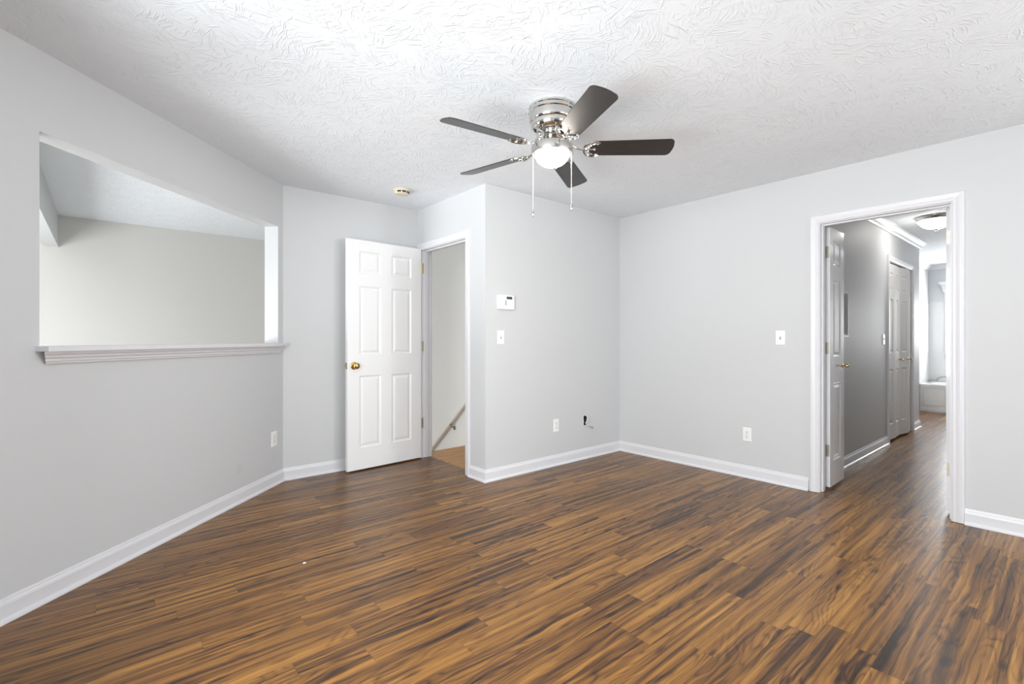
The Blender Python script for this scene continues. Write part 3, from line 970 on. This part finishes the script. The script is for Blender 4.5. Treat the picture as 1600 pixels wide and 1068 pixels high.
def outlet(loc, rotz, label):
    t = thing('wall_outlet', label, 'outlet', loc, rotz)
    obj('plate', plate_bm(), M_PLASTIC, t)
    bm = bmesh.new(); screw(bm, 0, 0)
    obj('screw', bm, M_SLOT, t)
    for z in (0.0195, -0.0195):
        bm = bmesh.new()
        lathe(bm, [(0.0165, 0.0058), (0.0165, 0.0075), (0.0155, 0.0080), (0, 0.0080)], 28, (0, 0, z), 'Y')
        for q in bm.verts:
            q.co.z = z + max(-0.0125, min(0.0125, q.co.z - z))
        s = obj('socket', bm, M_FAINT, t)
        bm = bx(-0.0072, -0.0052, -0.0084, -0.0076, z - 0.001, z + 0.0075)
        box(bm, 0.0052, 0.0072, -0.0084, -0.0076, z - 0.0005, z + 0.0065)
        lathe(bm, [(0.0028, 0.0076), (0.0028, 0.0084), (0, 0.0084)], 12, (0, 0, z - 0.0075), 'Y')
        obj('slot', bm, M_SLOT, s)
    return t
light_switch((2.546, Y3, 1.182), 0, 'white toggle light switch below the keypad on the far wall')
light_switch((X4, 1.571, 1.178), -R(90), 'white toggle light switch on the right wall left of the double doors')
light_switch((6.49, YH, 1.165), 0, 'white toggle light switch on the hall wall beside the closet')
outlet((3.205, Y3, 0.368), 0, 'white outlet low on the far wall, left of the cable hole')
outlet((X4, 1.834, 0.362), -R(90), 'white outlet low on the right wall left of the double doors')
outlet((X1 - dx * 0.129, Y1 - dy * 0.129, 0.369), PHI, 'white outlet low on the angled left wall near the corner')

# keypad
kp = thing('wall_keypad', 'white wall keypad with a small dark display above the light switch', 'keypad', (2.590, Y3, 1.477))
obj('body', bx(-0.087, 0.087, -0.026, -0.0004, -0.060, 0.060), M_PLASTIC, kp, bevel=0.004)
obj('display', bx(0.000, 0.060, -0.0275, -0.0255, 0.026, 0.048), M_SCREEN, kp)
for k, z in enumerate((0.010, -0.005, -0.019, -0.033)):
    obj('button', bx(-0.016, -0.002, -0.0285, -0.0255, z - 0.005, z + 0.005), (M_SLOT, M_SLOT, M_SLOT, M_FAINT)[k], kp, bevel=0.0015)
for z in (0.034, 0.006, -0.022):
    obj('label_strip', bx(-0.070, -0.036, -0.0268, -0.0255, z - 0.007, z + 0.007), M_FAINT, kp)

# cable hole with its pulled-out cable
bm = bmesh.new()
rnd = random.Random(3)
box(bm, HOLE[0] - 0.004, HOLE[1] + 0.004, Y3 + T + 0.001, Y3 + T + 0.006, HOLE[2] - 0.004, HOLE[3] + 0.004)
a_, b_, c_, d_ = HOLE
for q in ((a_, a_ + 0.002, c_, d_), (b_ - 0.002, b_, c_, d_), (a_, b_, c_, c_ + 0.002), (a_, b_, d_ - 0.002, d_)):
    box(bm, q[0], q[1], Y3 + 0.007, Y3 + T, q[2], q[3])  # dark liner: shade inside the hole put into the colour
struct('wall_cavity_shade', bm, M_DARK, 'dark liner standing in for shade inside the cable hole in the far wall', 'hole')
cb = thing('wall_cable', 'loose cable loop poking out of the ragged hole in the far wall', 'cable', (3.613, Y3, 0.375))
bm = bmesh.new()
tube(bm, spline([(-0.005, 0.060, 0.040), (-0.002, 0.030, 0.044), (0.010, -0.006, 0.040), (0.018, -0.016, 0.018), (0.014, -0.014, -0.008), (0.002, -0.004, -0.028), (0.012, -0.014, -0.047), (0.045, -0.022, -0.066), (0.062, -0.024, -0.074)], 8), 0.0040, 10)
obj('cord', bm, M_FAINT, cb, smooth=True)
bm = bmesh.new()
tube(bm, [(0.036, -0.020, -0.061), (0.050, -0.0225, -0.068)], 0.0055, 10)
obj('ferrule', bm, M_SLOT, cb, smooth=True)
bm = bmesh.new()
tube(bm, [(0.060, -0.024, -0.073), (0.084, -0.027, -0.084)], [0.0075, 0.006], 10)
obj('connector', bm, M_BRUSH, cb, smooth=True)
bm = bmesh.new()
# torn drywall lip
pts = []
for k in range(24):
    t = 2 * math.pi * k / 24
    px = max(-1, min(1, 1.35 * math.cos(t))) * 0.031
    pz = max(-1, min(1, 1.35 * math.sin(t))) * 0.054
    pts.append((px, pz))
ring0 = [bm.verts.new((x * (1.06 + rnd.uniform(0, 0.12)), -0.0015, z * (1.03 + rnd.uniform(0, 0.07)))) for x, z in pts]
ring1 = [bm.verts.new((x * (0.74 + rnd.uniform(0, 0.22)), -0.003 + rnd.uniform(-0.002, 0.002), z * (0.80 + rnd.uniform(0, 0.18)))) for x, z in pts]
ring2 = [bm.verts.new((v.co.x, 0.010, v.co.z)) for v in ring1]
for A_, B_ in ((ring0, ring1), (ring1, ring2)):
    for k in range(24):
        bm.faces.new((A_[k], A_[(k + 1) % 24], B_[(k + 1) % 24], B_[k]))
struct('trim_10', bm, M_WALL, 'torn edge of the cable hole in the far wall', 'hole edge').location = (3.6125, Y3, 0.375)

# ------------------------------------------------------------------ handrail
hr = thing('handrail', 'cream handrail sloping down the stairwell wall past the doorway', 'handrail', (XS, 4.8, 0.0))
def rail_at(y):   # measured slope of the rail
    return 0.482 + (4.72 - y) * 0.862
bm = bmesh.new()
tube(bm, [(-0.062, y - 4.8, rail_at(y)) for y in (4.45, 4.6, 5.0, 5.6, 6.2, 6.5)], 0.024, 16, 0.85)
obj('rail', bm, M_RAIL, hr, smooth=True)
for y in (5.14, 6.1):
    z = rail_at(y)
    bm = bmesh.new()
    tube(bm, spline([(-0.062, y - 4.8, z - 0.022), (-0.060, y - 4.8, z - 0.042), (-0.035, y - 4.8, z - 0.060), (-0.004, y - 4.8, z - 0.072)], 6), 0.0065, 10)
    lathe(bm, [(0.0, -0.003), (0.026, -0.003), (0.026, -0.007), (0.018, -0.010), (0, -0.011)], 20, (0, y - 4.8, z - 0.075), 'X')
    box(bm, -0.078, -0.046, y - 4.835, y - 4.765, z - 0.026, z - 0.020)
    obj('bracket', bm, M_OLDBRASS, hr, smooth=True)

# ------------------------------------------------------------------ hall fittings
hl = thing('ceiling_light', 'lit glass flush-mount light on the hall ceiling', 'ceiling light', (6.60, 0.985, H))
bm = bmesh.new()
lathe(bm, [(0, -0.0005), (0.165, -0.0005), (0.172, -0.006), (0.170, -0.016), (0.160, -0.026), (0.150, -0.040), (0.0, -0.040)], 56)
obj('rim', bm, M_BRUSH, hl, smooth=True)
bm = bmesh.new()
lathe(bm, [(0.0, -0.038), (0.148, -0.038), (0.150, -0.046), (0.140, -0.062), (0.126, -0.076), (0.122, -0.084), (0.100, -0.104), (0.066, -0.120), (0.030, -0.128), (0.0, -0.130)], 56)
obj('glass_shade', bm, M_HALLGLASS, hl, smooth=True)
bm = bmesh.new()
lathe(bm, [(0, -0.128), (0.024, -0.129), (0.026, -0.133), (0.012, -0.138), (0.007, -0.146), (0.010, -0.153), (0.006, -0.160), (0, -0.163)], 24)
obj('finial', bm, M_BRUSH, hl, smooth=True)

wp = thing('wall_frame', 'white framed shallow panel on the hall wall behind the left door leaf', 'wall frame', (4.800, YH, 1.388))
bm = bmesh.new()
fw, fh, fb, fd = 0.300, 0.198, 0.030, 0.048
rows_ = [[bm.verts.new((x, -d_, z)) for x, z in ((-fw + o_, -fh + o_), (fw - o_, -fh + o_), (fw - o_, fh - o_), (-fw + o_, fh - o_))] for o_, d_ in ((0.012, 0.0004), (0.012, 0.018), (0.0, 0.034), (0.0, fd), (0.010, fd), (fb, fd - 0.014), (fb, 0.028))]
for A_, B_ in zip(rows_, rows_[1:]):
    for k in range(4):
        bm.faces.new((A_[k], A_[(k + 1) % 4], B_[(k + 1) % 4], B_[k]))
obj('frame', bm, M_TRIM, wp)
obj('backing', bx(-fw + 0.02, fw - 0.02, -0.030, -0.0004, -fh + 0.02, fh - 0.02), M_WALL, wp)

# ------------------------------------------------------------------ bathroom
TX0, TX1, TY0, TY1, TZ = 10.19, XB - 0.004, 0.42, 1.725, 0.445
tub = thing('bathtub', 'white bathtub with a panelled skirt at the end of the hall', 'bathtub', (TX0, TY1, 0))
bm = bmesh.new()
# skirt
ln = TY1 - TY0
box(bm, 0.0, 0.03, -ln, 0, 0.003, TZ - 0.03)
obj('skirt', bm, M_TUB, tub)
bm = bmesh.new()
# rim and basin: nested rings
oy0, oy1, ox0, ox1 = -ln, 0.0, -0.012, TX1 - TX0
def ring(i, z, rad=0.0, n=6):
    a0, a1_, b0, b1 = ox0 + i, ox1 - i, oy0 + i, oy1 - i
    pts = []
    for cx, cy, st in ((a1_ - rad, b1 - rad, 0), (a0 + rad, b1 - rad, 90), (a0 + rad, b0 + rad, 180), (a1_ - rad, b0 + rad, 270)):
        for k in range(n + 1):
            t = R(st + 90 * k / n)
            pts.append((cx + rad * math.cos(t), cy + rad * math.sin(t), z))
    return [bm.verts.new(p) for p in pts]
rr_ = [ring(0.0, TZ - 0.035, 0.004), ring(0.0, TZ - 0.006, 0.004), ring(0.006, TZ, 0.004), ring(0.10, TZ, 0.10), ring(0.112, TZ - 0.012, 0.10), ring(0.16, 0.12, 0.10), ring(0.20, 0.09, 0.10)]
for A_, B_ in zip(rr_, rr_[1:]):
    n = len(A_)
    for k in range(n):
        bm.faces.new((A_[k], A_[(k + 1) % n], B_[(k + 1) % n], B_[k]))
bm.faces.new(rr_[-1])
obj('basin', bm, M_TUB, tub, smooth=True)
bm = bmesh.new()
for o_, w__ in ((0.05, 0.012),):
    y0, y1, z0, z1 = -ln + o_, -o_ + 0.008, 0.105, TZ - 0.062
    box(bm, -0.007, 0.0, y0, y1, z0, z0 + w__)
    box(bm, -0.007, 0.0, y0, y1, z1 - w__, z1)
    box(bm, -0.007, 0.0, y0, y0 + w__, z0 + w__, z1 - w__)
    box(bm, -0.007, 0.0, y1 - w__, y1, z0 + w__, z1 - w__)
obj('panel_moulding', bm, M_TRIM, tub)
struct('baseboard_bath', bx(TX0 - 0.014, TX0 - 0.0005, TY0, TY1, 0.0, 0.032), M_TRIM, 'white strip along the foot of the tub', 'baseboard')
fc = thing('bath_faucet', 'chrome deck-mounted tub faucet with two handles', 'faucet', (XB - 0.055, 1.60, TZ))
bm = bmesh.new()
lathe(bm, [(0, 0.0), (0.024, 0.0), (0.024, 0.006), (0.014, 0.012), (0.013, 0.05), (0, 0.052)], 20)
tube(bm, spline([(0, 0, 0.03), (-0.005, -0.01, 0.062), (-0.05, -0.06, 0.085), (-0.11, -0.12, 0.092), (-0.15, -0.16, 0.082)], 6), [0.013] * 25, 12, 0.8)
obj('spout', bm, M_CHROME, fc, smooth=True)
for y in (0.075, -0.165):
    bm = bmesh.new()
    lathe(bm, [(0, 0.0), (0.022, 0.0), (0.022, 0.006), (0.012, 0.010), (0.011, 0.034), (0.016, 0.040), (0.014, 0.050), (0, 0.052)], 20, (0, y, 0))
    tube(bm, [(0.0, y - 0.035, 0.045), (0.0, y, 0.050), (0.0, y + 0.035, 0.045)], 0.006, 10)
    obj('handle', bm, M_CHROME, fc, smooth=True)
# glossy surround panels
bm = bmesh.new()
box(bm, TX0 - 0.05, XB - 0.0005, 1.722, 1.7295, TZ + 0.002, 1.81)
box(bm, XB - 0.009, XB - 0.0005, 1.525, 1.722, TZ + 0.002, 1.81)
box(bm, XB - 0.009, XB - 0.0005, 0.41, 0.43, TZ + 0.002, 1.81)
box(bm, XB - 0.009, XB - 0.0005, 0.43, 1.525, TZ + 0.002, 0.90)
struct('wall_surround', bm, M_TILE, 'glossy white tub surround in the bathroom', 'tub surround')

# speck of white on the floor
bm = bmesh.new()
lathe(bm, [(0, 0.0005), (0.007, 0.0005), (0.006, 0.003), (0.0, 0.004)], 7)
for q in bm.verts:
    q.co.x *= 1.25
tag(obj('paint_chip', bm, M_PLASTIC), 'tiny white chip lying on the brown floor', 'paint chip').location = (0.80, 2.62, 0)
